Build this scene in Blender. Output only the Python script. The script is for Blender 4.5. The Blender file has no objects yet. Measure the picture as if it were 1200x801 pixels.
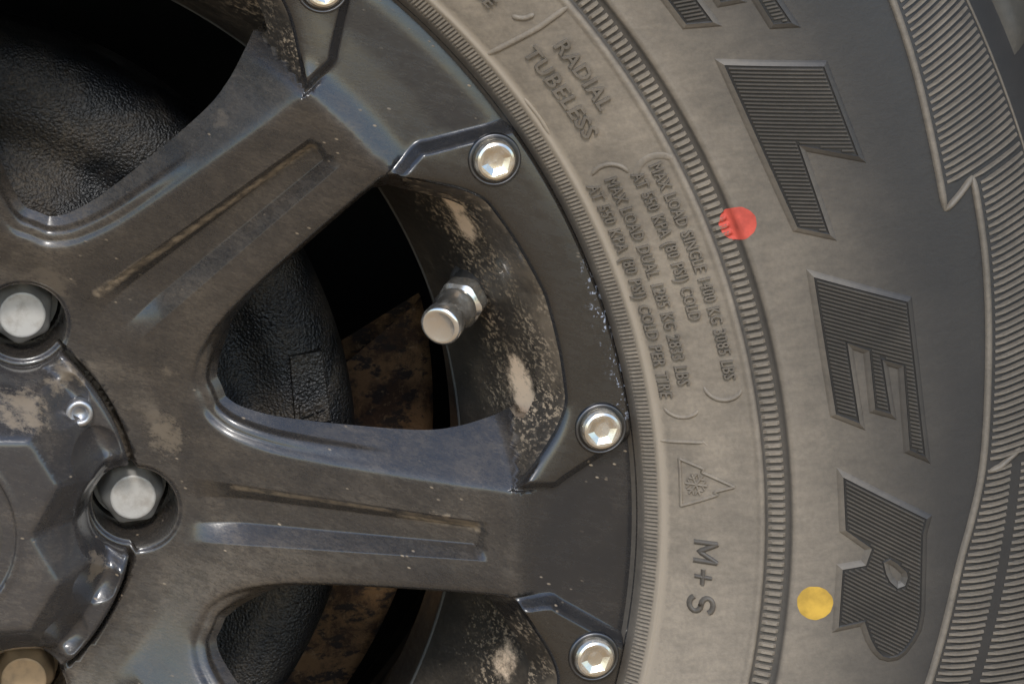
import bpy, math, random
import numpy as np
from mathutils import Vector, Matrix
from mathutils.geometry import delaunay_2d_cdt
random.seed(7)
rng = np.random.default_rng(7)
R = math.radians
H = 0.395                       # height of the wheel centre above the ground (m)
scene = bpy.context.scene

# ---------------------------------------------------------------- camera
CX, CZ, YAW, PIT, ROLL, FPX, DIST = 3.847, 324.142, -.176, -.254, .001, 4050.6, 1000.0
def _rot():
    cy, sy, cp, sp, cr, sr = math.cos(YAW), math.sin(YAW), math.cos(PIT), math.sin(PIT), math.cos(ROLL), math.sin(ROLL)
    return (np.array([[cy, -sy, 0], [sy, cy, 0], [0, 0, 1]]) @ np.array([[1, 0, 0], [0, cp, -sp], [0, sp, cp]])
            @ np.array([[cr, 0, -sr], [0, 1, 0], [sr, 0, cr]]))
CM = _rot(); CC = np.array([CX, -DIST, CZ])
cd = bpy.data.cameras.new('camera'); cam = bpy.data.objects.new('camera', cd)
scene.collection.objects.link(cam); scene.camera = cam
right, fwd, up = CM[:, 0], CM[:, 1], CM[:, 2]
mw = Matrix(((right[0], up[0], -fwd[0], CX/1000), (right[1], up[1], -fwd[1], -DIST/1000),
             (right[2], up[2], -fwd[2], CZ/1000+H), (0, 0, 0, 1)))
cam.matrix_world = mw
cd.sensor_width = 36; cd.lens = 36*FPX/1200; cd.clip_start = .05; cd.clip_end = 400

# ---------------------------------------------------------------- light
SUN_EL, SUN_AZ = 41, -8       # degrees; azimuth away from straight in front of the wheel (+ = right)
world = bpy.data.worlds.new('World'); scene.world = world; world.use_nodes = True
wn = world.node_tree.nodes; wl = world.node_tree.links; wn.clear()
sky = wn.new('ShaderNodeTexSky'); sky.sky_type = 'NISHITA'; sky.sun_disc = False
sky.sun_elevation = R(SUN_EL); sky.sun_rotation = R(180 - SUN_AZ); sky.dust_density = .6; sky.air_density = 1.2; sky.ozone_density = 2.0
bg = wn.new('ShaderNodeBackground'); bg.inputs[1].default_value = 0.15
wo = wn.new('ShaderNodeOutputWorld'); wl.new(sky.outputs[0], bg.inputs[0]); wl.new(bg.outputs[0], wo.inputs[0])
sd = bpy.data.lights.new('sun', 'SUN'); sd.energy = 1.5; sd.angle = R(10); sd.color = (1, .96, .90)
sun = bpy.data.objects.new('sun', sd); scene.collection.objects.link(sun)
sv = Vector((-math.sin(R(SUN_AZ))*math.cos(R(SUN_EL)), math.cos(R(SUN_AZ))*math.cos(R(SUN_EL)), -math.sin(R(SUN_EL))))
sun.rotation_euler = sv.to_track_quat('-Z', 'Y').to_euler(); sun.location = (0, -3, 3)
vs = scene.view_settings; vs.view_transform = 'Standard'; vs.look = 'None'; vs.gamma = 1; vs.exposure = 0.64
vs.use_curve_mapping = False

# ---------------------------------------------------------------- pixel to place (the depth always comes from the surface)
def at(px, py, d):
    v = CM @ np.array([(px-600)/FPX, 1, -(py-400.5)/FPX])
    return CC + (-d - CC[1])/v[1]*v
def pol(px, py, d):
    X = at(px, py, d); return math.hypot(X[0], X[2]), math.degrees(math.atan2(X[2], X[0]))

# ---------------------------------------------------------------- objects
coll = scene.collection
def props(o, label=None, cat=None, group=None, kind=None):
    for k, v in (('label', label), ('category', cat), ('group', group), ('kind', kind)):
        if v: o[k] = v
    return o
def empty(name, loc, **k):
    o = bpy.data.objects.new(name, None); o.location = loc; o.empty_display_size = .02; coll.objects.link(o)
    return props(o, **k)
def mesh(name, verts, faces, mats, parent=None, smooth=True, midx=None, mm=True, edges=()):
    """verts in mm, wheel frame (x right, d towards the viewer, z up), origin at the wheel centre"""
    v = np.asarray(verts, float)
    if mm: v = np.c_[v[:, 0], -v[:, 1], v[:, 2]]/1000
    me = bpy.data.meshes.new(name); me.from_pydata(v.tolist(), list(edges), [tuple(map(int, f)) for f in faces]); 
    if not isinstance(mats, (list, tuple)): mats = [mats]
    for m in mats: me.materials.append(m)
    if smooth: me.polygons.foreach_set('use_smooth', [True]*len(me.polygons))
    if midx is not None: me.polygons.foreach_set('material_index', list(map(int, midx)))
    me.update()
    return link(name, me, parent)
def link(name, me, parent=None, rot=None):
    o = bpy.data.objects.new(name, me); coll.objects.link(o)
    if parent is not None: o.parent = parent
    else: o.location = (0, 0, H)
    if rot is not None: o.rotation_euler = (0, -R(rot), 0)
    return o
def fix_normals(o):
    import bmesh
    bm = bmesh.new(); bm.from_mesh(o.data); bmesh.ops.recalc_face_normals(bm, faces=bm.faces); bm.to_mesh(o.data); bm.free()
def P(r, a, d): return (r*math.cos(R(a)), d, r*math.sin(R(a)))
def lathe(prof, seg, a0=0, a1=360, close=True):
    """prof: list of (r, d)"""
    full = abs(a1-a0-360) < 1e-6; n = seg if full else seg+1
    V = []; F = []
    for i in range(n):
        a = R(a0+(a1-a0)*i/seg); c, s = math.cos(a), math.sin(a)
        V += [(r*c, d, r*s) for r, d in prof]
    m = len(prof)
    for i in range(seg):
        j = (i+1) % n
        for k in range(m-1): F.append((i*m+k, j*m+k, j*m+k+1, i*m+k+1))
    return V, F
def crom(pts, step, closed=False):
    """Catmull-Rom through pts, resampled"""
    p = np.array(pts, float); n = len(p); out = []
    rngs = range(n) if closed else range(n-1)
    for i in rngs:
        p1, p2 = p[i], p[(i+1) % n]
        p0 = p[i-1] if (i > 0 or closed) else 2*p1-p2
        p3 = p[(i+2) % n] if (i+2 < n or closed) else 2*p2-p1
        m = max(1, int(np.hypot(*(p2-p1)[:2])/step))
        for k in range(m):
            t = k/m
            out.append(.5*((2*p1)+(-p0+p2)*t+(2*p0-5*p1+4*p2-p3)*t*t+(-p0+3*p1-3*p2+p3)*t**3))
    if not closed: out.append(p[-1])
    return np.array(out)
def poly_res(pts, step, closed=True):
    p = np.array(pts, float); out = []
    n = len(p)
    for i in range(n if closed else n-1):
        a, b = p[i], p[(i+1) % n]; m = max(1, int(math.hypot(*(b-a))/step))
        out += [a+(b-a)*k/m for k in range(m)]
    if not closed: out.append(p[-1])
    return np.array(out)
def dist_poly(Q, L, closed=False):
    """distance of points Q to polyline L"""
    L = np.asarray(L)
    A = L if closed else L[:-1]; B = np.roll(L, -1, 0) if closed else L[1:]
    best = np.full(len(Q), 1e9)
    for a, b in zip(A, B):
        ab = b-a; t = np.clip(((Q-a) @ ab)/max(ab @ ab, 1e-12), 0, 1)
        e = Q-(a+t[:, None]*ab); best = np.minimum(best, np.hypot(e[:, 0], e[:, 1]))
    return best
def inside(Q, L):
    L = np.asarray(L); x, y = Q[:, 0], Q[:, 1]; r = np.zeros(len(Q), bool)
    for (x1, y1), (x2, y2) in zip(L, np.roll(L, -1, 0)):
        if y1 == y2: continue
        c = ((y1 > y) != (y2 > y)) & (x < (x2-x1)*(y-y1)/(y2-y1)+x1); r ^= c
    return r
def sstep(a, b, x): t = np.clip((x-a)/(b-a), 0, 1); return t*t*(3-2*t)
def cdt(points, chains, keep):
    """constrained triangulation; points Nx2, chains: list of Kx2; keep(centroids)->bool"""
    V = [tuple(p) for p in points]; Ed = []
    for ch, closed in chains:
        b = len(V); V += [tuple(p) for p in ch]
        Ed += [(b+i, b+i+1) for i in range(len(ch)-1)]
        if closed: Ed.append((b+len(ch)-1, b))
    r = delaunay_2d_cdt([Vector(v) for v in V], Ed, [], 0, 1e-4)
    v = np.array([(a.x, a.y) for a in r[0]]); f = np.array([t for t in r[2] if len(t) == 3])
    c = v[f].mean(1); f = f[keep(c)]
    used = np.unique(f); remap = -np.ones(len(v), int); remap[used] = np.arange(len(used))
    return v[used], remap[f]
def hexgrid(x0, x1, y0, y1, s):
    g = []
    for j, y in enumerate(np.arange(y0, y1, s*.866)):
        for x in np.arange(x0+(s/2 if j % 2 else 0), x1, s): g.append((x, y))
    return np.array(g)

# ---------------------------------------------------------------- materials
class NT:
    def __init__(s, name):
        s.m = bpy.data.materials.new(name); s.m.use_nodes = True; s.t = s.m.node_tree; s.n = s.t.nodes; s.l = s.t.links
        s.b = s.n['Principled BSDF']; s.geo = s.n.new('ShaderNodeNewGeometry'); s._pos = None
    def pos(s, scale=(1, 1, 1), rot=(0, 0, 0), loc=(0, 0, 0)):
        m = s.n.new('ShaderNodeMapping'); m.vector_type = 'TEXTURE' if False else 'POINT'
        m.inputs['Scale'].default_value = scale; m.inputs['Rotation'].default_value = rot; m.inputs['Location'].default_value = loc
        s.l.new(s.geo.outputs['Position'], m.inputs['Vector']); return m.outputs[0]
    def rpos(s, rot, scale):
        """position, first turned about the axle direction, then stretched"""
        a = s.pos(rot=(0, rot, 0)); m = s.n.new('ShaderNodeMapping'); m.inputs['Scale'].default_value = scale
        s.l.new(a, m.inputs['Vector']); return m.outputs[0]
    def noise(s, vec, scale, detail=4, rough=.6, dist=0):
        n = s.n.new('ShaderNodeTexNoise'); n.inputs['Scale'].default_value = scale; n.inputs['Detail'].default_value = detail
        n.inputs['Roughness'].default_value = rough; n.inputs['Distortion'].default_value = dist
        s.l.new(vec, n.inputs['Vector']); return n.outputs['Fac']
    def voro(s, vec, scale, feat='F1'):
        n = s.n.new('ShaderNodeTexVoronoi'); n.inputs['Scale'].default_value = scale; n.feature = feat
        s.l.new(vec, n.inputs['Vector']); return n.outputs['Distance']
    def ramp(s, x, a, b, lo=0., hi=1.):
        n = s.n.new('ShaderNodeMapRange'); n.interpolation_type = 'SMOOTHSTEP'
        for k, v in zip(('From Min', 'From Max', 'To Min', 'To Max'), (a, b, lo, hi)): n.inputs[k].default_value = v
        s.l.new(x, n.inputs['Value']); return n.outputs[0]
    def math(s, op, a, b=None, clamp=False):
        n = s.n.new('ShaderNodeMath'); n.operation = op; n.use_clamp = clamp
        for i, x in enumerate((a, b)):
            if x is None: continue
            if isinstance(x, (int, float)): n.inputs[i].default_value = x
            else: s.l.new(x, n.inputs[i])
        return n.outputs[0]
    def mix(s, f, a, b):
        n = s.n.new('ShaderNodeMix'); n.data_type = 'RGBA'
        if isinstance(f, (int, float)): n.inputs[0].default_value = f
        else: s.l.new(f, n.inputs[0])
        for i, x in ((6, a), (7, b)):
            if isinstance(x, tuple): n.inputs[i].default_value = (*x, 1)
            else: s.l.new(x, n.inputs[i])
        return n.outputs[2]
    def fmix(s, f, a, b):
        return s.math('ADD', s.math('MULTIPLY', f, b-a), a)
    def col(s, c):
        if isinstance(c, tuple): s.b.inputs['Base Color'].default_value = (*c, 1)
        else: s.l.new(c, s.b.inputs['Base Color'])
    def rough(s, x):
        if isinstance(x, (int, float)): s.b.inputs['Roughness'].default_value = x
        else: s.l.new(x, s.b.inputs['Roughness'])
    def metal(s, x):
        if isinstance(x, (int, float)): s.b.inputs['Metallic'].default_value = x
        else: s.l.new(x, s.b.inputs['Metallic'])
    def bump(s, h, strength, dist):
        n = s.n.new('ShaderNodeBump'); n.inputs['Strength'].default_value = strength; n.inputs['Distance'].default_value = dist
        s.l.new(h, n.inputs['Height']); s.l.new(n.outputs[0], s.b.inputs['Normal'])
    def sphere(s, c, rad, soft):
        """1 inside a ball round point c (mm, wheel frame)"""
        n = s.n.new('ShaderNodeVectorMath'); n.operation = 'DISTANCE'
        s.l.new(s.geo.outputs['Position'], n.inputs[0]); n.inputs[1].default_value = (c[0]/1000, -c[1]/1000, c[2]/1000+H)
        return s.ramp(n.outputs['Value'], (rad+soft)/1000, (rad-soft)/1000)
    def capsule(s, a, b, rad, soft):
        """1 near the straight line a-b (mm, wheel frame x, d, z)"""
        A = Vector((a[0]/1000, -a[1]/1000, a[2]/1000+H)); B = Vector((b[0]/1000, -b[1]/1000, b[2]/1000+H)); D = B-A
        def vm(op, x, y=None, sc=None):
            n = s.n.new('ShaderNodeVectorMath'); n.operation = op
            for i, q in enumerate((x, y)):
                if q is None: continue
                if isinstance(q, Vector): n.inputs[i].default_value = q
                else: s.l.new(q, n.inputs[i])
            if sc is not None: s.l.new(sc, n.inputs['Scale'])
            return n
        pa = vm('SUBTRACT', s.geo.outputs['Position'], A).outputs[0]
        t = s.math('DIVIDE', vm('DOT_PRODUCT', pa, D).outputs['Value'], D.length_squared, True)
        dd = vm('DISTANCE', pa, vm('SCALE', D, None, t).outputs[0]).outputs['Value']
        return s.ramp(dd, (rad+soft)/1000, max(0, rad-soft)/1000)
    def radius(s):
        """distance from the axle in mm"""
        x = s.n.new('ShaderNodeSeparateXYZ'); s.l.new(s.geo.outputs['Position'], x.inputs[0])
        z = s.math('SUBTRACT', x.outputs[2], H)
        return s.math('MULTIPLY', s.math('SQRT', s.math('ADD', s.math('POWER', x.outputs[0], 2.), s.math('POWER', z, 2.))), 1000.)

DUST = (.32, .245, .165)
def paint(name, film=.3, specks=1., spots=(), base=(.011, .012, .0145), rough=.2, band=None, chips=False, lines=(), ragged=2.4, sunlit_mud=False):
    s = NT(name)
    st = s.rpos(R(-20), (1, 1, 3.2)); st2 = s.rpos(R(-38), (1, 1, 6))   # wiped-on streaks, long one way
    p0 = s.pos()
    big = s.noise(p0, 24, 5, .62, .8)
    mid = s.noise(st, 110, 8, .78, .3)
    fine = s.noise(st, 520, 4, .75); fine2 = s.noise(st2, 800, 3, .7)
    grain = s.noise(p0, 1900, 2, .6)
    filmv = s.math('MULTIPLY', s.ramp(big, .36, .78), s.ramp(mid, .30, .70, .35, 1.0))
    filmv = s.math('ADD', s.math('MULTIPLY', filmv, film), .03+.06*film)
    if chips: filmv = s.math('MULTIPLY', filmv, s.math('ADD', s.ramp(s.radius(), 196, 181, .40, 1.), s.ramp(s.radius(), 150, 84, 0, .55)))      # film thins towards the outer spoke ends and thickens near the hub
    filmv = s.math('MULTIPLY', filmv, s.ramp(fine, .33, .67, .6, 1.3))
    filmv = s.math('MULTIPLY', filmv, s.ramp(grain, .3, .7, .75, 1.2))
    region = s.ramp(big, .42, .66, .25, 1.)
    sp = s.math('MULTIPLY', s.ramp(s.math('ADD', s.math('MULTIPLY', fine, .6), s.math('MULTIPLY', mid, .4)), .63, .71, 0, .6*specks), region)
    scr = s.math('MULTIPLY', s.ramp(fine2, .66, .74, 0, .35*specks), region)
    dots = s.math('MULTIPLY', s.ramp(s.voro(s.rpos(R(-20), (1, 1, 2.2)), 210), .19, .08), s.ramp(s.noise(p0, 55, 3), .54, .66))
    m = s.math('MAXIMUM', filmv, s.math('MAXIMUM', s.math('MAXIMUM', sp, scr), s.math('MULTIPLY', dots, .75*specks)))
    edge = s.noise(s.rpos(R(-20), (1, 1, 1.6)), 190, 7, .8); patch = None
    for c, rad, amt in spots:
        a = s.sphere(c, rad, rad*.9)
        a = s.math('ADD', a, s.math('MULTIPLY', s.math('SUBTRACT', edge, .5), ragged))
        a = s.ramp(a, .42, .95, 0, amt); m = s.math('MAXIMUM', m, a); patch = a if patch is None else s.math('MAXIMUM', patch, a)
    for c0, c1, rad, amt in lines:
        a = s.math('MULTIPLY', s.capsule(c0, c1, rad, rad*.8), s.ramp(edge, .36, .6, .25, 1.))
        m = s.math('MAXIMUM', m, s.math('MULTIPLY', a, amt))
    if band:
        r0, r1, amt = band
        r = s.radius(); b = s.math('MULTIPLY', s.ramp(r, r0-9, r0+5), s.ramp(r, r1+5, r1-1))
        crumbs = s.ramp(s.math('ADD', s.noise(s.rpos(R(-20), (1, 1, 2)), 420, 5, .75), s.math('MULTIPLY', b, .13)), .63, .72)
        m = s.math('MAXIMUM', m, s.math('MULTIPLY', s.math('MULTIPLY', s.ramp(r, 194, 203), s.ramp(s.noise(p0, 70, 4, .6), .36, .64, .3, 1.)), .38))
        crumbs = s.math('MULTIPLY', crumbs, s.ramp(s.noise(p0, 60, 4, .6), .36, .6, .15, 1.))
        m = s.math('MAXIMUM', m, s.math('MULTIPLY', s.math('MULTIPLY', crumbs, b), amt))
    m = s.math('MINIMUM', m, 1.)
    tint = s.mix(s.ramp(s.noise(p0, 40, 3), .35, .7), DUST, (.42, .325, .225))
    if sunlit_mud and patch is not None: tint = s.mix(patch, tint, (.80, .60, .42))  # paler tint puts sunlight into the colour of the mud patches
    colr = s.mix(m, base, tint); rgh = s.math('ADD', s.math('MULTIPLY', m, .5), s.ramp(mid, .3, .7, rough-.08, rough+.12))
    if chips:
        X = at(712, 372, -3); X2 = at(735, 440, -3)
        reg = s.math('MAXIMUM', s.sphere((X[0], -X[1], X[2]), 17, 9), s.sphere((X2[0], -X2[1], X2[2]), 13, 8))
        r = s.radius(); reg = s.math('MULTIPLY', reg, s.ramp(r, 215.5, 220))
        ck = s.math('MULTIPLY', s.ramp(s.noise(p0, 420, 4, .7), .57, .63), reg)
        colr = s.mix(ck, colr, (.30, .33, .40))
    s.col(colr); s.rough(rgh)
    s.b.inputs['Specular IOR Level'].default_value = .55
    s.l.new(s.math('MULTIPLY', s.math('SUBTRACT', 1., s.math('MULTIPLY', m, 2.2), True), .55), s.b.inputs['Coat Weight']); s.b.inputs['Coat Roughness'].default_value = .13
    s.bump(s.math('ADD', s.math('MULTIPLY', fine, .25), s.math('MULTIPLY', m, .9)), .22, .0004)
    return s.m
def rubber(name, dusty, base=(.022, .022, .023), radial=False):
    s = NT(name); p0 = s.pos()
    n1 = s.noise(p0, 30, 4, .6, .4); n2 = s.noise(p0, 700, 3, .65); n3 = s.noise(s.rpos(R(10), (1, 1, 3)), 120, 4, .65)
    m = s.math('MULTIPLY', s.ramp(n1, .25, .75, .7, 1.15), s.ramp(n2, .25, .75, .88, 1.1))
    m = s.math('MULTIPLY', m, s.ramp(n3, .3, .7, .88, 1.1))
    if radial:                                                  # tan tone strongest next to the rim, fading outward
        r = s.radius(); m = s.math('MULTIPLY', m, s.ramp(r, 320, 238, .06, 1.))
        m = s.math('MULTIPLY', m, s.math('SUBTRACT', 1., s.math('MULTIPLY', s.math('MULTIPLY', s.ramp(r, 256.6, 257.4), s.ramp(r, 265.2, 264.4)), .72)))  # floor of the knurled groove darkened: shade painted between the ribs
        m = s.math('MULTIPLY', m, s.math('SUBTRACT', 1., s.math('MULTIPLY', s.ramp(r, 227.4, 226.8), .65)))  # floor between the bead ribs darkened as painted shade too
        rim = s.math('MULTIPLY', s.ramp(r, 226.5, 228.3), s.ramp(r, 231, 229))
        m = s.math('ADD', m, s.math('MULTIPLY', rim, .5))
    m = s.math('MULTIPLY', m, dusty, True)
    lint = s.ramp(s.voro(s.rpos(R(25), (1, 1, 5)), 150), .05, .02, 0, .25)
    m = s.math('MAXIMUM', m, s.math('MULTIPLY', lint, s.ramp(s.noise(p0, 45, 2), .55, .65)))
    s.col(s.mix(m, base, (.285, .236, .180))); s.rough(s.math('ADD', s.math('MULTIPLY', m, .3), .44))
    s.b.inputs['Specular IOR Level'].default_value = .4
    s.bump(s.math('ADD', n2, s.math('MULTIPLY', n3, .5)), .22, .0004)
    return s.m
def metal(name, col, rough, dirt=.1, wear=.06, full=1.):
    s = NT(name); p0 = s.pos(); n = s.noise(p0, 180, 5, .65); f = s.noise(p0, 900, 3, .6)
    m = s.ramp(n, .45, .75, 0, dirt)
    s.col(s.mix(m, col, (.18, .13, .08))); s.metal(s.math('MULTIPLY', s.math('SUBTRACT', 1., m), full)); s.rough(s.math('ADD', s.math('MULTIPLY', n, wear*2), rough))
    s.bump(f, .08, .0003); return s.m
def cast_iron(name, base=(.012, .0125, .0135)):
    s = NT(name); p0 = s.pos()
    v = s.noise(p0, 950, 3, .6, .1); v2 = s.voro(p0, 1100); big = s.noise(p0, 26, 3, .6, .5)
    h = s.math('ADD', v, s.math('MULTIPLY', v2, -.5))
    m = s.math('MULTIPLY', s.ramp(big, .38, .65), s.ramp(v, .35, .7, .2, .8))
    s.col(s.mix(s.math('MULTIPLY', m, .55), base, (.20, .155, .105))); s.rough(s.ramp(big, .35, .65, .3, .6))
    s.bump(h, 1., .0007); return s.m
def rust(name):
    s = NT(name); p0 = s.pos(); n = s.noise(p0, 75, 7, .75, .3); n2 = s.noise(s.pos(scale=(1, 1, 1.7)), 120, 4, .65)
    c = s.mix(s.ramp(n, .40, .60), (.04, .018, .007), (.17, .092, .038)); c = s.mix(s.ramp(n2, .50, .60), c, (.018, .011, .008)); c = s.mix(s.ramp(s.noise(p0, 420, 4, .7), .58, .68, 0, .5), c, (.24, .155, .085))
    s.col(c); s.rough(.8); s.bump(n, .6, .001); return s.m
def plain(name, col, rough, nscale=300, namp=.12, bump=.15):
    s = NT(name); n = s.noise(s.pos(), nscale, 4, .6)
    s.col(s.mix(s.ramp(n, .3, .7, 0, 1), tuple(c*(1-namp) for c in col), tuple(min(1, c*(1+namp)) for c in col))); s.rough(rough)
    s.bump(n, bump, .0004); return s.m

# ---------------------------------------------------------------- ground the tyre stands on, wheel arch behind
s = NT('ground'); n = s.noise(s.pos(), 9, 6, .65); n2 = s.noise(s.pos(), 160, 4, .6)
s.col(s.mix(s.ramp(n, .3, .7), (.36, .24, .13), (.48, .33, .19))); s.rough(.95); s.bump(n2, .5, .004); M_GROUND = s.m
g = 60.0
me = bpy.data.meshes.new('ground'); me.from_pydata([(-g, -g, 0), (g, -g, 0), (g, g, 0), (-g, g, 0)], [], [(0, 1, 2, 3)]); me.materials.append(M_GROUND)
go = bpy.data.objects.new('ground', me); coll.objects.link(go); go['kind'] = 'structure'

M_PLASTIC = plain('arch_plastic', (.012, .012, .012), .8)
prof = [(470, 40), (474, 40), (474, -330), (40, -330), (40, -325), (470, -325), (470, 40)]
V, F = lathe(prof, 48, -30, 210)
arch = mesh('wheel_arch_liner', V, F, M_PLASTIC)
V, F = lathe([(388, -322), (5, -322), (5, -327), (388, -327)], 48); mesh('inner_panel', V, F, M_PLASTIC, arch)
props(arch, 'black plastic wheel arch lining seen dark behind the wheel openings', 'wheel arch')

# ================================================================ TYRE
TP = np.array([[214, -20], [221, -5], [223, -.6], [224.0, .4], [226.9, 2.2], [227.4, 3.3], [228.2, 4.1], [229.0, 3.9], [229.8, 4.3], [232, 6.2], [235, 8.4], [242, 12.9], [250, 17],
               [254.6, 19.1], [255.2, 19.9], [256.0, 20.2], [256.8, 19.9], [257.3, 19.0], [258, 19.0], [263.8, 21.0], [264.4, 21.6], [265.0, 23.0], [266, 23.6], [272, 25.2], [285, 28], [295, 29.4], [305, 30],
               [315, 29.5], [325, 28], [335, 25.2], [345, 21], [352, 16.6], [360, 11], [370, 2.5], [380, -8], [388, -19], [394, -32], [398, -50], [400, -75]])
def smooth_prof(tp):
    out = []
    for i in range(len(tp)-1):
        a, b = tp[i], tp[i+1]; m = max(1, int(np.hypot(*(b-a))/2.2)) if a[0] > 229 else max(1, int(np.hypot(*(b-a))/1.0))
        for k in range(m): out.append(a+(b-a)*k/m)
    out.append(tp[-1]); return np.array(out)
_rr = np.arange(214, 400.01, .25); _dd = np.interp(_rr, TP[:, 0], TP[:, 1])
def _gauss(y, w):
    k = np.exp(-.5*(np.arange(-3*w, 3*w+1)/w)**2); k /= k.sum(); return np.convolve(np.pad(y, 3*w, 'edge'), k, 'valid')
_ds = _gauss(_dd, 14); _fine = _gauss(_dd, 1)
_w = np.interp(_rr, [231, 236, 251, 253.5, 266, 270], [0, 1, 1, 0, 0, 1]); _dd = _w*_ds+(1-_w)*_fine
def td(r): return np.interp(r, _rr, _dd)
BAND_N, BAND0, BAND1 = 690, 257.9, 263.2
def band_h(r, a):
    """height of the knurled band ribs above the wall at polar (r, a)"""
    ph = (np.asarray(a)*BAND_N/360) % 1.0
    t = np.clip(1-np.abs(ph-.5)/.36, 0, 1)
    return np.minimum(t*1.7, 1.0)*1.1*sstep(BAND0-.1, BAND0+.7, r)*sstep(BAND1+.2, BAND1-.7, r)
def ty(px, py):
    """where the line of sight through a pixel meets the tyre wall"""
    d = 10.
    for _ in range(60):
        r, a = pol(px, py, d); d = .6*d+.4*float(td(r))
    return r, a
tyre = empty('tyre', (0, 0, H), label='dusty black off-road tyre with raised hatched lettering around the black wheel', cat='tyre')
M_RUB = rubber('tyre_rubber', .86, radial=True); M_DARK = rubber('tyre_rubber_clean_shaded', .04, (.014, .014, .0145)); M_RIBS = rubber('tyre_rubber_ribs', .75)  # letter faces: clean rubber, extra dark for light trapped between hatch ridges
M_RIBD = rubber('tyre_rubber_shoulder', .52, (.03, .03, .03)); M_BLOCK = rubber('tread_rubber', .2, (.024, .027, .027)); M_TXT = rubber('tyre_rubber_text', .55)
fr = [(r, float(td(r))) for r in np.concatenate([np.arange(214, 222, 2), np.arange(222, 231, .3), np.arange(231, 254, 1.2), np.arange(254, 267, .3), np.arange(267, 400, 2.0)])]
fr += [(400, -75), (401, -110), (401, -160), (400, -200), (394, -240), (375, -275), (340, -297), (305, -302), (265, -292), (235, -278), (222, -266), (216, -250)]
V, F = lathe(fr, 540)
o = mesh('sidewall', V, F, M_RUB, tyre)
def rib_prism(rows, parent=None):
    pass
def ribs(n, r0, r1, w, h, steps, taper, a0=0., a1=360.):
    """n radial ribs on the wall: verts, faces; each a rounded bar following the wall between r0 and r1"""
    V = []; F = []
    for i in range(n):
        a = a0+(a1-a0)*(i+.5)/n; b = len(V)
        rs = np.linspace(r0, r1, steps)
        for j, r in enumerate(rs):
            e = min(1., min(j, steps-1-j)/taper) if taper else 1.
            hw = math.degrees(w/2/r); d = float(td(r))
            V += [P(r, a-hw, d-.15), P(r, a-hw*.55, d-.15+h*e), P(r, a+hw*.55, d-.15+h*e), P(r, a+hw, d-.15)]
        for j in range(steps-1):
            k = b+4*j
            F += [(k, k+4, k+5, k+1), (k+1, k+5, k+6, k+2), (k+2, k+6, k+7, k+3)]
    return V, F
V, F = ribs(1120, 222.6, 227.3, .78, .75, 4, 1)
props(mesh('bead_ribs', V, F, M_RIBS, tyre, smooth=False), kind='stuff')
V, F = ribs(BAND_N, BAND0, BAND1, 1.5, 1.2, 6, 1)
props(mesh('knurled_band', V, F, M_RIBS, tyre, smooth=False), kind='stuff')

def bar_on_wall(name, line, hw, h, mat, cap=True, sub=1.2):
    """rounded ridge following a polyline of (r, a) on the wall"""
    L = []
    for (r0, a0), (r1, a1) in zip(line[:-1], line[1:]):
        ln = math.hypot(r1-r0, R(a1-a0)*r0); m = max(1, int(ln/sub))
        L += [(r0+(r1-r0)*k/m, a0+(a1-a0)*k/m) for k in range(m)]
    L.append(line[-1]); L = np.array(L)
    xy = np.c_[L[:, 0]*np.cos(np.radians(L[:, 1])), L[:, 0]*np.sin(np.radians(L[:, 1]))]
    t = np.gradient(xy, axis=0); t /= np.hypot(t[:, 0], t[:, 1])[:, None]; nn = np.c_[-t[:, 1], t[:, 0]]
    V = []; F = []; offs = [(-1, -.2), (-.75, .55), (-.3, .95), (.3, .95), (.75, .55), (1, -.2)]
    for i in range(len(xy)):
        e = 1.
        if cap: e = min(1., (min(i, len(xy)-1-i)+.15)/1.5)
        for o_, z in offs:
            q = xy[i]+nn[i]*hw*o_*(.4+.6*e); d = float(td(math.hypot(*q)))
            V.append((q[0], d+z*h*(e if z > 0 else 1), q[1]))
    m = len(offs)
    for i in range(len(xy)-1):
        for k in range(m-1): F.append((i*m+k, i*m+k+1, (i+1)*m+k+1, (i+1)*m+k))
    return mesh(name, V, F, mat, tyre)
def pxline(pts): return [ty(*p) for p in pts]
# saw-tooth edge of the shoulder
E1 = pxline([(1046, 0), (1070, 72), (1088, 145), (1100, 203), (1108, 247)]); E2 = pxline([(1140, 206), (1153, 286), (1158, 357), (1158, 445), (1151, 550), (1138, 611), (1122, 671), (1090, 794)])
def extend(line, a_to, up=True):
    (r0, a0), (r1, a1) = (line[0], line[1]) if up else (line[-2], line[-1])
    k = (r1-r0)/(a1-a0); e = (r0+k*(a_to-a0), a_to) if up else (r1+k*(a_to-a1), a_to)
    return [e]+line if up else line+[e]
E1 = extend(E1, E1[0][1]+5); E2 = extend(E2, E2[-1][1]-6, False)
e1 = crom([(r, a*5.8) for r, a in E1], 2.); e1 = [(r, a/5.8) for r, a in e1]
e2 = crom([(r, a*5.8) for r, a in E2], 2.); e2 = [(r, a/5.8) for r, a in e2]
bar_on_wall('shoulder_ridge', e1, 1.3, 1.5, M_RIBD); bar_on_wall('shoulder_ridge', e2, 1.3, 1.5, M_RIBD)
tip = E1[-1]; top = E2[0]
bar_on_wall('shoulder_ridge', [tip, ((tip[0]+top[0])/2+.5, (tip[1]+top[1])/2), top], 1.2, 1.6, M_RIBD)
bar_on_wall('shoulder_ridge', pxline([(1158, 553), (1172, 546), (1196, 524)]), 1.1, 1.5, M_RIBD)
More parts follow.
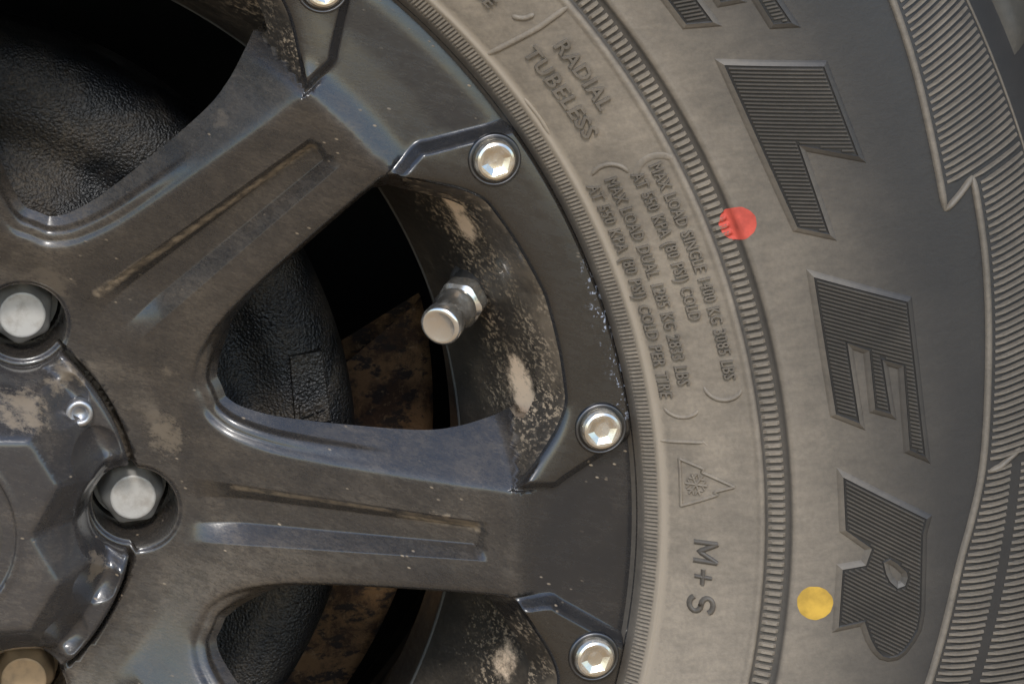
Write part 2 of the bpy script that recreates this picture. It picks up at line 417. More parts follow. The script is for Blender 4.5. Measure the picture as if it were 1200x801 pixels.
# shoulder ribs, each one its own piece
def line_r(line, a):
    A = np.array(line)[::-1]; return float(np.interp(a, A[:, 1], A[:, 0]))
SP = .385
tip_a, tooth2 = tip[1], ty(1190, 530)[1]
def shoulder_rib(a, r0, r1, slope=.012):
    n = max(3, int((r1-r0)/3.0)); V = []; F = []; w = 1.25; h = 1.6
    for j in range(n+1):
        r = r0+(r1-r0)*j/n; aa = a+slope*(r-r0); hw = math.degrees(w/2/r); d = float(td(r)); e = min(1., (j+.25)*1.1, (n-j+.5)*1.2)
        V += [P(r, aa-hw, d-.2), P(r, aa-hw*.5, d-.2+h*e), P(r, aa+hw*.5, d-.2+h*e), P(r, aa+hw, d-.2)]
    for j in range(n):
        k = 4*j; F += [(k, k+4, k+5, k+1), (k+1, k+5, k+6, k+2), (k+2, k+6, k+7, k+3)]
    F += [(0, 1, 2, 3), (4*n+3, 4*n+2, 4*n+1, 4*n)]
    return mesh('shoulder_rib', V, F, M_RIBD, tyre, smooth=False)
a = 34.0
while a > -14:
    if a > tip_a+.7:
        r0 = line_r(e1, a)+2.2
        if a < top[1]+.2: r0 = max(r0, 325+(a-tip_a)*9.+3)
        shoulder_rib(a, r0, 356)
        if a < top[1]-.1: pass
    if a <= top[1]-.35 and a > tooth2-.1:
        shoulder_rib(a-.1, line_r(e2, a)+2.2, 356)
    if a <= tooth2-.35:
        r0 = line_r(e2, a)+2.0; g0 = 333.2+(a-3.34)*.73
        if g0-r0 > 3: shoulder_rib(a, r0, g0)
        shoulder_rib(a, g0+3.6, 356)
    a -= SP
# thin line closing the rib field
bar_on_wall('shoulder_ridge', [(357.2, a) for a in np.linspace(34, -14, 60)], .5, .5, M_RIBD, cap=False, sub=9)
# tread blocks over the shoulder
for k in range(30):
    a0 = 23.2+k*12; a1 = a0+10.2; V = []; F = []; na, nr = 12, 8
    rs = np.array([365, 367, 371, 380, 388, 394, 398, 400.5]); hh = [0, 2.6, 3.6, 4.0, 4.2, 4.2, 4.2, 4.2]
    for i in range(na+1):
        t = i/na; e = 0 if i in (0, na) else 1
        for j in range(nr):
            aa = a0+(a1-a0)*(.02+.96*t)+(0 if e else (.12 if i else -.12))+(rs[j]-365)*.03; dd = float(td(min(rs[j], 399.9)))
            x, d_, z = P(rs[j]+(hh[j]*.6*e if j > 4 else 0), aa, dd+hh[j]*(e if j < 7 else e)*(1 if e else 0)-.3)
            V.append((x, d_, z))
    for i in range(na):
        for j in range(nr-1): F.append((i*nr+j, i*nr+j+1, (i+1)*nr+j+1, (i+1)*nr+j))
    mesh('tread_block', V, F, M_BLOCK, tyre)

# ---- big raised letters with hatching
def to_xy(r, a): return np.array([r*math.cos(R(a)), r*math.sin(R(a))])
LET = {
 'L': [[(839.7, 70.6), (968, 72.4), (1013, 189), (943, 176), (979, 280.6), (930, 270)]],
 'E': [[(946.4, 317), (1067, 348.7), (1089, 541), (1060.5, 529), (1053, 431), (1039, 427), (1049, 490), (1020, 482), (1013, 413), (998, 408), (1012.5, 502), (974, 487)]],
 'R': [[(981.8, 549.8), (1090.5, 604), (1085, 625), (1083, 716), (1079, 737), (1071, 751.6), (1062, 764), (1052, 771.5), (1041, 773.5), (1031, 771), (1022, 762), (1015, 749), (1009, 732), (976.5, 739), (981.8, 662), (1010, 657), (1015, 643), (985, 622)],
       [(1040, 660), (1042, 659), (1047, 662), (1057, 671), (1058, 675), (1056, 681), (1052, 682.5), (1046, 677), (1042, 669)]],
}
def offset_poly(L, dist):
    """inset (positive) of a closed ccw-or-cw polygon by mitred corners"""
    p = np.asarray(L, float); n = len(p)
    area = .5*np.sum(p[:, 0]*np.roll(p[:, 1], -1)-np.roll(p[:, 0], -1)*p[:, 1]); sg = 1 if area > 0 else -1
    out = []
    for i in range(n):
        a, b, c = p[i-1], p[i], p[(i+1) % n]
        e1_, e2_ = b-a, c-b; e1_ = e1_/np.hypot(*e1_); e2_ = e2_/np.hypot(*e2_)
        n1 = sg*np.array([-e1_[1], e1_[0]]); n2 = sg*np.array([-e2_[1], e2_[0]])
        m = (n1+n2); m = m/max(.35, 1+n1 @ n2)
        out.append(b+m*dist)
    return np.array(out)
def letter(loops, rot=0.):
    """raised letter: dusty bevel, clean flat face with shade in its colour; hatching lines are its sub-part"""
    c, s_ = math.cos(R(rot)), math.sin(R(rot)); RM = np.array([[c, -s_], [s_, c]])
    polys = [np.array([RM @ to_xy(*ty(*p)) for p in lp]) for lp in loops]
    h, bw = 1.15, 1.25
    V = []; F = []; MI = []
    rings = []
    for q, lp in enumerate(polys):
        sgn = 1 if q == 0 else -1
        lv = [poly_res(lp, 3.), None, None]
        base = lp; l0 = offset_poly(base, -.55*sgn); l1 = offset_poly(base, .15*sgn); l2 = offset_poly(base, bw*sgn); l3 = offset_poly(base, (bw+.35)*sgn)
        n = max(1, 1); segs = []
        for lay, z in ((l0, -.12), (l1, h*.45), (l2, h), (l3, h*.72)):
            ring = []
            for i in range(len(lay)):
                A, B = lay[i], lay[(i+1) % len(lay)]; m = max(1, int(math.hypot(*(base[(i+1) % len(base)]-base[i]))/3.))
                ring += [A+(B-A)*k/m for k in range(m)]
            segs.append((np.array(ring), z))
        b = len(V); m = len(segs[0][0])
        for ring, z in segs:
            V += [(x, float(td(math.hypot(x, y)))+z, y) for x, y in ring]
        for k in range(3):
            for i in range(m):
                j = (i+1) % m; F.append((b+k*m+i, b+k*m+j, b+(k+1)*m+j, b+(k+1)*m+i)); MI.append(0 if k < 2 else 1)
        rings.append(segs[3][0])
    pts = hexgrid(*(f(rings[0][:, 0])+o_ for f, o_ in ((np.min, 0), (np.max, 0))), *(f(rings[0][:, 1]) for f in (np.min, np.max)), 4.) if False else None
    x0, x1, y0, y1 = rings[0][:, 0].min(), rings[0][:, 0].max(), rings[0][:, 1].min(), rings[0][:, 1].max()
    pts = hexgrid(x0, x1, y0, y1, 4.)
    ok = inside(pts, rings[0])
    for rr in rings[1:]: ok &= ~inside(pts, rr)
    for rr in rings: ok &= dist_poly(pts, rr, True) > 1.2
    def keep(cn):
        k = inside(cn, rings[0])
        for rr in rings[1:]: k &= ~inside(cn, rr)
        return k
    v, f = cdt(pts[ok], [(rr, True) for rr in rings], keep)
    b = len(V); V += [(x, float(td(math.hypot(x, y)))+h*.72, y) for x, y in v]
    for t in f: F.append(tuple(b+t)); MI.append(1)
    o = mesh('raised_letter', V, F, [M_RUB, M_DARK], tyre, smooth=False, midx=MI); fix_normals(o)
    # hatching: thin ridges parallel to the letter's first edge
    e = polys[0][1]-polys[0][0]; e /= np.hypot(*e); nrm = np.array([-e[1], e[0]])
    if (polys[0].mean(0)-polys[0][0]) @ nrm < 0: nrm = -nrm
    ins = [offset_poly(p, (bw+.75)*(1 if q == 0 else -1)) for q, p in enumerate(polys)]
    V = []; F = []
    tmax = max((p-polys[0][0]) @ nrm for p in polys[0]); t = 2.3
    while t < tmax-1:
        xs = []
        for lp in ins:
            for a_, b_ in zip(lp, np.roll(lp, -1, 0)):
                ta, tb = (a_-polys[0][0]) @ nrm-t, (b_-polys[0][0]) @ nrm-t
                if (ta > 0) != (tb > 0):
                    q = a_+(b_-a_)*ta/(ta-tb); xs.append((q-polys[0][0]) @ e)
        xs.sort()
        for x0_, x1_ in zip(xs[::2], xs[1::2]):
            if x1_-x0_ < .8: continue
            m = max(1, int((x1_-x0_)/6)); b = len(V)
            for k in range(m+1):
                q = polys[0][0]+nrm*t+e*(x0_+(x1_-x0_)*k/m)
                for off, z in ((-.34, .70*h), (-.07, h*1.32), (.07, h*1.32), (.34, .70*h)):
                    w = q+nrm*off; V.append((w[0], float(td(math.hypot(*w)))+z, w[1]))
            for k in range(m):
                i = b+4*k; F += [(i, i+4, i+5, i+1), (i+1, i+5, i+6, i+2), (i+2, i+6, i+7, i+3)]
            F += [(b, b+1, b+2, b+3), (b+4*m, b+4*m+1, b+4*m+2, b+4*m+3)]
        t += 1.15
    hch = mesh('hatching', V, F, M_HATCH, o, smooth=False); fix_normals(hch); props(hch, kind='stuff')
    return o
M_HATCH = rubber('tyre_rubber_hatch', .26, (.018, .018, .018))
letter(LET['L']); letter(LET['E']); letter(LET['R'])
letter(LET['E'], rot=26.75)

# ---- small moulded writing
def text_on_wall(body, r0, a0, size, length=None, h=1.25, mat=None, bold=.0, wide=1.):
    cu = bpy.data.curves.new('t', 'FONT'); cu.body = body; cu.size = size; cu.extrude = .3; cu.bevel_depth = .10; cu.bevel_resolution = 0; cu.offset = bold; cu.resolution_u = 2
    cu.space_character = 1.12; cu.space_word = 1.3
    to = bpy.data.objects.new('t', cu); coll.objects.link(to); dg = bpy.context.evaluated_depsgraph_get(); dg.update()
    me = bpy.data.meshes.new_from_object(to.evaluated_get(dg)); n = len(me.vertices); co = np.empty(n*3); me.vertices.foreach_get('co', co); co = co.reshape(-1, 3)
    fs = [tuple(p.vertices) for p in me.polygons]; bpy.data.objects.remove(to); bpy.data.curves.remove(cu); bpy.data.meshes.remove(me)
    x = co[:, 0]-co[:, 0].min(); sx = (length/x.max()) if length else wide; x = x*sx; y = co[:, 1]; z = (co[:, 2]-co[:, 2].min())/(co[:, 2].max()-co[:, 2].min())
    V = []
    for xi, yi, zi in zip(x, y, z):
        r = r0+yi; a = a0-math.degrees(xi/(r0+size*.35)); V.append(P(r, a, float(td(r))-.2+zi*(h+.2)))
    return mesh('lettering', V, fs, mat or M_TXT, tyre, smooth=False)
def span(a, b, r): return R(a-b)*r
text_on_wall('RADIAL', 245.0, 38.7, 6.4, span(38.7, 33.0, 247), bold=.06)
text_on_wall('TUBELESS', 236.9, 39.5, 6.4, span(39.5, 31.6, 239), bold=.06)
text_on_wall('SIDE', 238.3, 46.6, 4.6, span(46.6, 43.6, 240), bold=.04)
text_on_wall('MAX LOAD SINGLE 1400 KG 3085 LBS', 249.0, 28.0, 5.0, span(28.0, 11.6, 250))
text_on_wall('AT 550 KPA (80 PSI) COLD', 243.3, 27.9, 5.0, span(27.9, 16.3, 245))
text_on_wall('MAX LOAD DUAL 1285 KG 2833 LBS', 236.0, 28.2, 5.0, span(28.2, 11.5, 237.5))
text_on_wall('AT 550 KPA (80 PSI) COLD PER TIRE', 230.6, 28.2, 4.8, span(28.2, 10.6, 232.3))
def stroke_on_wall(strokes, r0, a0, hw, h):
    for st in strokes:
        pts = [(r0+y, a0-math.degrees(x/(r0+3.3))) for x, y in st]
        bar_on_wall('lettering', pts, hw, h, M_TXT2, cap=False, sub=.6)
M_TXT2 = rubber('tyre_rubber_bold_text', .30)
S_ = [(8.0*.62+1.9*math.cos(R(t))*1.25, 4.95+1.65*math.sin(R(t))) for t in range(20, 271, 25)]+[(4.96+1.9*math.cos(R(t))*1.25, 1.65+1.65*math.sin(R(t))) for t in range(90, -161, -25)]
stroke_on_wall([[(0, 0), (0, 6.6)], [(0, 6.6), (3.0, 1.6), (6.0, 6.6)], [(6.0, 6.6), (6.0, 0)]], 236.9, -.7, .85, .95)
stroke_on_wall([[(0, 3), (5.0, 3)], [(2.5, .6), (2.5, 5.4)]], 236.9, -2.75, .7, .9)
stroke_on_wall([[(x-2.6, y) for x, y in S_]], 236.9, -4.9, .85, .95)
# radial mould lines
bar_on_wall('mould_line', [(229.2, 40.75), (245, 40.35), (255.4, 40.4)], 1.0, .9, M_RUB)
bar_on_wall('mould_line', [(229, 7.06), (236, 7.02), (241, 6.98)], .55, .8, M_RUB); bar_on_wall('mould_line', [(240.4, 7.1), (241.6, 6.75)], .8, 1.0, M_RUB)
bar_on_wall('mould_line', [(229.3, 36.4), (229.6, 34.5), (229.3, 33.0)], .6, .6, M_RUB)
# crescents that close the rows of small writing
def crescent(r, a, rad, f0, f1, hw=.8, h=.9):
    c = to_xy(r, a); pts = []
    for t in np.linspace(f0, f1, 14):
        q = c+rad*np.array([math.cos(R(t)), math.sin(R(t))]); pts.append((math.hypot(*q), math.degrees(math.atan2(q[1], q[0]))))
    bar_on_wall('crescent_ridge', pts, hw, h, M_RUB)
crescent(237.5, 27.9, 5.6, 35, 165, .8, .8); crescent(250.5, 27.0, 6.6, 60, 185, 1.2, .35)
crescent(248.6, 11.4, 5.6, 200, 340, .7, .9); crescent(236.2, 10.3, 5.6, 215, 330, .6, .7); crescent(246.3, 42.4, 4.5, 235, 320, .9, .9)
# mountain with snowflake
tri = pxline([(795, 537), (797, 594)]); 
def px_bar(pts, hw=.5, h=.85): bar_on_wall('mountain_symbol', pxline(pts), hw, h, M_RUB, cap=False, sub=.8)
px_bar([(795.5, 537), (797.5, 592)]); px_bar([(795.5, 537), (824, 549), (822, 553), (860, 570)]); px_bar([(797.5, 592), (841, 579), (836, 576), (860, 570)])
cx_, cy_ = 815, 567
for k in range(3):
    t = R(8+60*k); dx, dy = 13*math.cos(t), 13*math.sin(t)
    px_bar([(cx_-dx, cy_-dy), (cx_+dx, cy_+dy)],   .42, .8)
    for sg in (-1, 1):
        for q in (-1, 1):
            bx_, by_ = cx_+sg*dx*.55, cy_+sg*dy*.55; tt = t+(0 if sg > 0 else math.pi)+q*R(55)
            px_bar([(bx_, by_), (bx_+6*math.cos(tt), by_+6*math.sin(tt))],   .34, .7)
# paint dots
def dot(px, py, rad, mat, label):
    r0, a0 = ty(px, py); c = to_xy(r0, a0); n, m = 26, 56; V = []; F = []
    def hgt(q):
        r = math.hypot(*q); a = math.degrees(math.atan2(q[1], q[0])); return float(td(r))+max(.10, float(band_h(r, a))+.06)
    V.append((c[0], hgt(c), c[1]))
    for i in range(1, n+1):
        for j in range(m):
            t = 2*math.pi*j/m; q = c+rad*i/n*(1+.012*math.sin(3*t+1)+.010*math.sin(7*t+px)+.008*math.sin(13*t+2))*np.array([math.cos(t), math.sin(t)]); V.append((q[0], hgt(q), q[1]))
    F += [(0, 1+j, 1+(j+1) % m) for j in range(m)]
    for i in range(n-1):
        for j in range(m):
            k = (j+1) % m; F.append((1+i*m+j, 1+(i+1)*m+j, 1+(i+1)*m+k, 1+i*m+k))
    o = mesh('paint_dot', V, F, mat, tyre); fix_normals(o); o['label'] = label
dot(865, 262, 5.25, plain('red_dot_paint', (.50, .075, .05), .75, 120, .3), 'round red paint dot')
dot(955, 706, 5.35, plain('yellow_dot_paint', (.47, .285, .04), .75, 120, .25), 'round yellow paint dot')

# ================================================================ WHEEL
PH0 = -1.3
wheel = empty('alloy_wheel', (0, 0, H), label='dusty black alloy wheel with eight grooved spokes and riveted rim', cat='wheel')
def face(r): return np.interp(r, _fr, _fd)
_fr = np.arange(30, 230, .5); _fd = _gauss(np.interp(_fr, [30, 74, 84, 174, 183, 191, 205, 217, 222, 230], [-50.5, -50.5, -48.3, -4.2, .8, -2.6, -4.2, -4.8, -6, -9]), 3)
SPOTS = []
for px, py, d, rad, amt in ((612, 458, -33, 11, 1.), (604, 436, -33, 7, .95), (622, 470, -30, 8, 1.), (534, 234, -32, 8, .95), (546, 262, -32, 7.5, .9), (608, 775, -36, 9, .95), (298, 12, -26, 8, .85), (632, 785, -33, 7, .9)):
    X = at(px, py, d); SPOTS.append(((X[0], -X[1], X[2]), rad, amt))
HUBSP = []
for px, py, d, rad, amt in ((195, 512, -46, 5, .4), (180, 490, -46, 4, .3), (235, 375, -32, 2.2, .35), (195, 440, -42, 2.5, .35), (290, 160, -18, 3, .28), (262, 140, -20, 2.5, .22), (505, 612, -8, 3, .7), (520, 613, -8, 2.2, .7), (60, 330, -48, 5, .25)):
    X = at(px, py, d); HUBSP.append(((X[0], -X[1], X[2]), rad*1.5, amt*.9))
LINES = []
for (u0, v0, o0), (u1, v1, o1), sp, rad, amt in (((92, 9.5, 1), (174, 3.2, 4.5), 45, 1.7, .85), ((100, 8.6, 1), (172, 5.0, 1.8), 0, 1.3, .6), ((150, 4.2, 3.5), (173, 3.2, 4.3), 0, 1.5, .85)):
    q = []
    for u_, v_, o_ in ((u0, v0, o0), (u1, v1, o1)):
        t = R(PH0+sp); q.append((u_*math.cos(t)-v_*math.sin(t), float(face(u_))-o_, u_*math.sin(t)+v_*math.cos(t)))
    LINES.append((q[0], q[1], rad, amt))
M_PAINT = paint('black_paint', .16, 1.1, HUBSP, chips=True, lines=LINES); M_BARREL = paint('barrel_paint', .20, 1.0, SPOTS, (.020, .018, .016), .42, band=(186, 206, .9), ragged=1.3, sunlit_mud=True); CAPSP = []
for px, py, d, rad, amt in ((30, 470, -32, 11, .55), (75, 440, -44, 7, .45), (110, 660, -44, 6, .4)):
    X = at(px, py, d); CAPSP.append(((X[0], -X[1], X[2]), rad, amt))
M_PADP = paint('lip_paint', .10, .5, (), (.011, .011, .012), .25, chips=True)
M_CAP = paint('cap_paint', .22, 1., CAPSP, (.022, .023, .027), .18)

EP = crom([(88.7, 36.7), (90.6, 32), (94.2, 28.3), (100, 25), (111, 22), (125, 20.4), (144, 19), (165, 17.8), (181, 17.2)], .9)
PP = crom([(181, 17.2), (183.6, 18.3), (186, 21.5), (190, 27.5), (194.5, 34.6), (197, 40), (198.2, 45), (197.6, 51.1), (196.1, 60), (193.6, 70), (190.9, 79.08)], .9)
FP = crom([(181, 17.2), (187, 17.0), (195, 16.7), (199.2, 19.2), (209, 25.3), (220, 32.2), (226, 36)], 1.0)
# the window runs on past the window's centre line so that distances stay right there
def mirror22(L):
    c, s_ = math.cos(R(45)), math.sin(R(45)); L = np.asarray(L); return np.c_[L[:, 0]*c+L[:, 1]*s_, L[:, 0]*s_-L[:, 1]*c]
EX = np.vstack([mirror22(EP[1:40])[::-1], EP]); PX = np.vstack([PP, mirror22(PP[-40:-1])[::-1]])
WIN = np.vstack([EP, PP[1:], mirror22(PP)[::-1][1:], mirror22(EP)[::-1][1:]])
PADH = 5.2                      # the riveted pads stand proud of the spoke ends
def hw_groove(u): return np.interp(u, [80, 172], [10.8, 6.3])
def depth(Q):
    """depth of the wheel face at spoke coordinates (u outward, v sideways)"""
    q = np.c_[Q[:, 0], np.abs(Q[:, 1])]; u, v = q[:, 0], q[:, 1]; r = np.hypot(u, v)
    b = face(r)
    inw = inside(q, WIN)
    sE = dist_poly(q, EX)*np.where(inw, 1, -1); sP = dist_poly(q, PX)*np.where(inw, 1, -1)
    nu = np.empty(len(q))
    for i0 in range(0, len(q), 4000): nu[i0:i0+4000] = EX[np.argmin((q[i0:i0+4000, None, 0]-EX[None, :, 0])**2+(q[i0:i0+4000, None, 1]-EX[None, :, 1])**2, axis=1), 0]
    neg = (Q[:, 1] < 0)*sstep(92, 130, nu); fE = (1.06*(1-neg)+3.8*neg)*.5*(sE+np.sqrt(sE**2+1.1**2)); fE = fE*sstep(-8, -3, sE)
    w_ = sstep(150, 112, u)*(1-neg); fE = fE-1.6*sstep(1.6, 4.4, sE)*w_+1.6*sstep(4.8, 6.2, sE)*w_
    # groove
    t = v/hw_groove(u); G = 5.2*sstep(82, 106, u)
    gr = G*np.clip((1-t)/.58, 0, 1)*np.clip((175-u)/3.2, 0, 1)
    # pads below the flared spoke end
    vF = np.interp(u, FP[:, 0], FP[:, 1]); padside = (u > 181) & (v > vF) & ~inw
    far = r > 190
    sF = np.where(padside, dist_poly(q, FP), 0); pd = -PADH*sstep(0, 4.4, sF)*padside*sstep(223, 220.5, r)
    out = b-gr-pd
    # small hump: the face swells a little towards the spoke edges
    fP = 2.5*.5*(sP+np.sqrt(sP**2+1.3**2)); pad = b+PADH*sstep(183, 192, r)-fP
    flank = b-fE
    res = np.where(inw, np.maximum(flank, pad), out-np.where((r < 185) & ~padside, fE-0, 0)-np.where(padside, fP*sstep(-7, -2.5, sP), 0))
    # worn, slightly wavy casting
    return res
def offs(L, s_, ref):
    t = np.gradient(L, axis=0); t /= np.hypot(t[:, 0], t[:, 1])[:, None]; nn = np.c_[t[:, 1], -t[:, 0]]
    c = L+nn*.3; sg = 1 if inside(c, WIN).mean() > .5 else -1
    q = L+nn*sg*s_; ok = np.abs(dist_poly(q, ref)-abs(s_)) < .06
    return q, ok
def runs(q, ok):
    out = []; cur = []
    for p, k in zip(q, ok):
        if k: cur.append(p)
        else:
            if len(cur) > 1: out.append(np.array(cur))
            cur = []
    if len(cur) > 1: out.append(np.array(cur))
    return out
R_IN, R_OUT = 90.0, 221.8
half = R(22.5)
def in_sector(q): return (np.hypot(q[:, 0], q[:, 1])*np.sin(half-np.abs(np.arctan2(q[:, 1], q[:, 0]))) > .3) & (np.hypot(q[:, 0], q[:, 1]) > R_IN+.05) & (np.hypot(q[:, 0], q[:, 1]) < R_OUT-.05)
chains = []
for s_ in (-3, -1.4, -.7, -.3, 0, .35, .8, 1.4, 2.6, 4.0, 4.8, 5.5, 6.4, 8.2):
    q, ok = offs(EX, s_, EX); chains += runs(q, ok & in_sector(q))
SM = np.interp(EX[:, 0], [90, 105, 125, 145, 165, 174, 181], [8.6, 9.2, 10.2, 11.4, 12.8, 16.5, 22]); SM[:39] = 8.6; SM = _gauss(SM, 9); SMN = SM*(1-sstep(92, 130, EX[:, 0]))+4.4*sstep(92, 130, EX[:, 0]); SMN[:39] = 8.6; nchains = []; chains_p = []
for k_ in (1., .93):
    t = np.gradient(EX, axis=0); t /= np.hypot(t[:, 0], t[:, 1])[:, None]; nn = np.c_[t[:, 1], -t[:, 0]]
    if inside(EX+nn*.3, WIN).mean() < .5: nn = -nn
    for S__, dest in ((SM, chains_p), (SMN, nchains)):
        q = EX+nn*S__[:, None]*k_; dest += runs(q, in_sector(q) & (dist_poly(q, EX) > S__*k_-.9))
for s_ in (-3, -1.4, -.7, -.3, 0, .35, .8, 1.5, 3.0, 5.0, 7.0):
    q, ok = offs(PX, s_, PX); chains += runs(q, ok & in_sector(q))
for s_ in (0, .4, 1.4, 2.6, 3.8, 4.4):
    t = np.gradient(FP, axis=0); t /= np.hypot(t[:, 0], t[:, 1])[:, None]; nn = np.c_[-t[:, 1], t[:, 0]]; q = FP+nn*s_
    chains += runs(q, in_sector(q) & ~inside(q, WIN) & (np.abs(dist_poly(q, FP)-s_) < .06))
us = np.arange(91, 175.01, 1.0)
for t in (1.04, .98, .46, .38): chains.append(np.c_[us, hw_groove(us)*t])
chains += [np.c_[np.full(9, u_), np.linspace(.05, .97, 9)*hw_groove(u_)] for u_ in (171.6, 175.1)]
allc = []
for c in chains: allc += [(c, False), (c*np.array([1, -1]), False)]
allc += [(c, False) for c in chains_p]+[(c*np.array([1, -1]), False) for c in nchains]
rs_ = np.unique(np.concatenate([np.linspace(R_IN, 114, 60), np.linspace(114, 196, 30), np.linspace(196, R_OUT, 60)]))
for sg in (-1, 1): allc.append((np.c_[rs_*math.cos(half), sg*rs_*math.sin(half)], False))
for r_ in (R_IN, 220.4, 221.1, R_OUT):
    aa = np.linspace(-half, half, 90 if r_ > 100 else 45); allc.append((np.c_[r_*np.cos(aa), r_*np.sin(aa)], False))
g_ = hexgrid(80, 224, -88, 88, 2.1); g_ = g_[in_sector(g_)]
cp_ = np.vstack([c for c, _ in allc])
cell = {}
for p in cp_: cell.setdefault((int(p[0]//1.2), int(p[1]//1.2)), []).append(p)
def near(p):
    i, j = int(p[0]//1.2), int(p[1]//1.2)
    for a_ in (-1, 0, 1):
        for b_ in (-1, 0, 1):
            for c_ in cell.get((i+a_, j+b_), ()):
                if (c_[0]-p[0])**2+(c_[1]-p[1])**2 < .8: return True
    return False
g_ = np.array([p for p in g_ if not near(p)])
def keep_sector(c):
    q = np.c_[c[:, 0], np.abs(c[:, 1])]; r = np.hypot(*q.T); k = (np.abs(np.arctan2(c[:, 1], c[:, 0])) < half) & (r > R_IN-.2) & (r < R_OUT)
    inw = inside(q, WIN); sE = dist_poly(q, EX); sP = dist_poly(q, PX)
    ix = np.argmin((q[:, None, 0]-EX[None, :, 0])**2+(q[:, None, 1]-EX[None, :, 1])**2, axis=1); smax = np.where(c[:, 1] < 0, SMN[ix], SM[ix])
    return k & ~(inw & (sE > smax) & (sP > 7.0))
v, f = cdt(g_, allc, keep_sector)
dz = depth(v)
# flip so that normals look towards the viewer
fv = v[f]; ar = (fv[:, 1, 0]-fv[:, 0, 0])*(fv[:, 2, 1]-fv[:, 0, 1])-(fv[:, 1, 1]-fv[:, 0, 1])*(fv[:, 2, 0]-fv[:, 0, 0])
f = np.where((ar > 0)[:, None], f, f[:, ::-1])
from collections import Counter
def border(f): 
    cnt = Counter(tuple(sorted(e)) for t in f for e in ((t[0], t[1]), (t[1], t[2]), (t[2], t[0])))
    return [(a_, b_) for t in f for a_, b_ in ((t[0], t[1]), (t[1], t[2]), (t[2], t[0])) if cnt[tuple(sorted((a_, b_)))] == 1]
VV = [(x, d, z) for (x, z), d in zip(v, dz)]; FF = [tuple(t) for t in f]; low = {}
for a_, b_ in border(f):
    mid = (v[a_]+v[b_])/2; r_ = math.hypot(*mid); an = abs(math.atan2(mid[1], mid[0]))
    if an > half-.004 or r_ < R_IN+.3 or r_ > R_OUT-.3: continue
    for q in (a_, b_):
        if q not in low:
            p = np.array([v[q, 0], abs(v[q, 1])]); near_ = EX[np.argmin(np.hypot(*(EX-p).T))]; nearp = PX[np.argmin(np.hypot(*(PX-p).T))]
            tgt = near_ if np.hypot(*(near_-p)) < np.hypot(*(nearp-p))+9 else nearp
            dv = tgt-p; dv /= max(1e-6, np.hypot(*dv)); sg = 1 if v[q, 1] >= 0 else -1
            low[q] = len(VV)
            for k_, dd_ in ((1.0, 1.6), (9.0, 26)): w_ = p+dv*k_; VV.append((w_[0], dz[q]-dd_, w_[1]*sg))
    A_, B_ = low[a_], low[b_]
    FF += [(b_, a_, A_, B_), (B_, A_, A_+1, B_+1)]
cf = v[f].mean(1); qf = np.c_[cf[:, 0], np.abs(cf[:, 1])]; inwf = inside(qf, WIN); rf = np.hypot(*qf.T)
vFf = np.interp(qf[:, 0], FP[:, 0], FP[:, 1]); padf = (qf[:, 0] > 184) & (qf[:, 1] > vFf) & ~inwf & (dist_poly(qf, FP) > 4.0)
sPf = dist_poly(qf, PX); sEf = dist_poly(qf, EX)
wallf = inwf & (sPf < 9) & (sPf*2.0 < sEf) & (rf > 186) & (sPf > .9)
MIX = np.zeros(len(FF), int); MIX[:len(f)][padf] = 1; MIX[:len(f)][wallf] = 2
M_PAD = paint('pad_paint_ground_tint', .05, .45, (), (.017, .0145, .012), .24, chips=True)  # cleaner paint; its brown tint stands in for the reflected ground
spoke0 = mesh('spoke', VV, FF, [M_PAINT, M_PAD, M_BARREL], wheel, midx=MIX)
def set_normals(me, v, n_total, fn, eps=.12):
    # smooth normals straight from the shape, so that neighbouring pieces meet without a seam
    gx = (fn(v+[eps, 0])-fn(v-[eps, 0]))/(2*eps); gz = (fn(v+[0, eps])-fn(v-[0, eps]))/(2*eps)
    N = np.c_[-gx, -np.ones(len(v)), -gz]; N /= np.linalg.norm(N, axis=1)[:, None]
    full = np.zeros((n_total, 3)); me.vertices.foreach_get('normal', buf := np.empty(n_total*3)); full[:] = buf.reshape(-1, 3); full[:len(v)] = N
    me.normals_split_custom_set_from_vertices(full.tolist())
set_normals(spoke0.data, v, len(VV), depth)
spoke0.rotation_euler = (0, -R(PH0), 0)
for k in range(1, 8): link('spoke', spoke0.data, wheel, PH0+45*k)

NUT_R, NUT_PH, NUT_D = 69.85, -1.72, -63.3
nutc = np.array([[NUT_R*math.cos(R(NUT_PH+60*k)), NUT_R*math.sin(R(NUT_PH+60*k))] for k in range(6)])
# hub
SOC = 13.3
ch = [(np.c_[R_IN*np.cos(t), R_IN*np.sin(t)], True) for t in [np.concatenate([np.linspace(R(PH0-22.5+45*k), R(PH0+22.5+45*k), 45)[:-1] for k in range(8)])]]
ch += [(np.c_[44*np.cos(t), 44*np.sin(t)], True) for t in [np.linspace(0, 2*math.pi, 120)[:-1]]]
for rad in (70.5, 70.9, 71.3): t = np.linspace(0, 2*math.pi, 300)[:-1]; q = rad*np.c_[np.cos(t), np.sin(t)]; ch += [(a_, False) for a_ in runs(q, np.min([np.hypot(*(q-n_).T) for n_ in nutc], axis=0) > SOC+2)]
for c in nutc:
    for q in (0, .35, .9, 1.8):
        t = np.linspace(0, 2*math.pi, 64)[:-1]; ch.append((c+(SOC+q)*np.c_[np.cos(t), np.sin(t)], True))
g_ = hexgrid(-92, 92, -92, 92, 2.0); rr_ = np.hypot(*g_.T); g_ = g_[(rr_ > 45) & (rr_ < R_IN-.8)]
dn = np.min([np.hypot(*(g_-c).T) for c in nutc], axis=0); g_ = g_[(dn > SOC+2.4)]
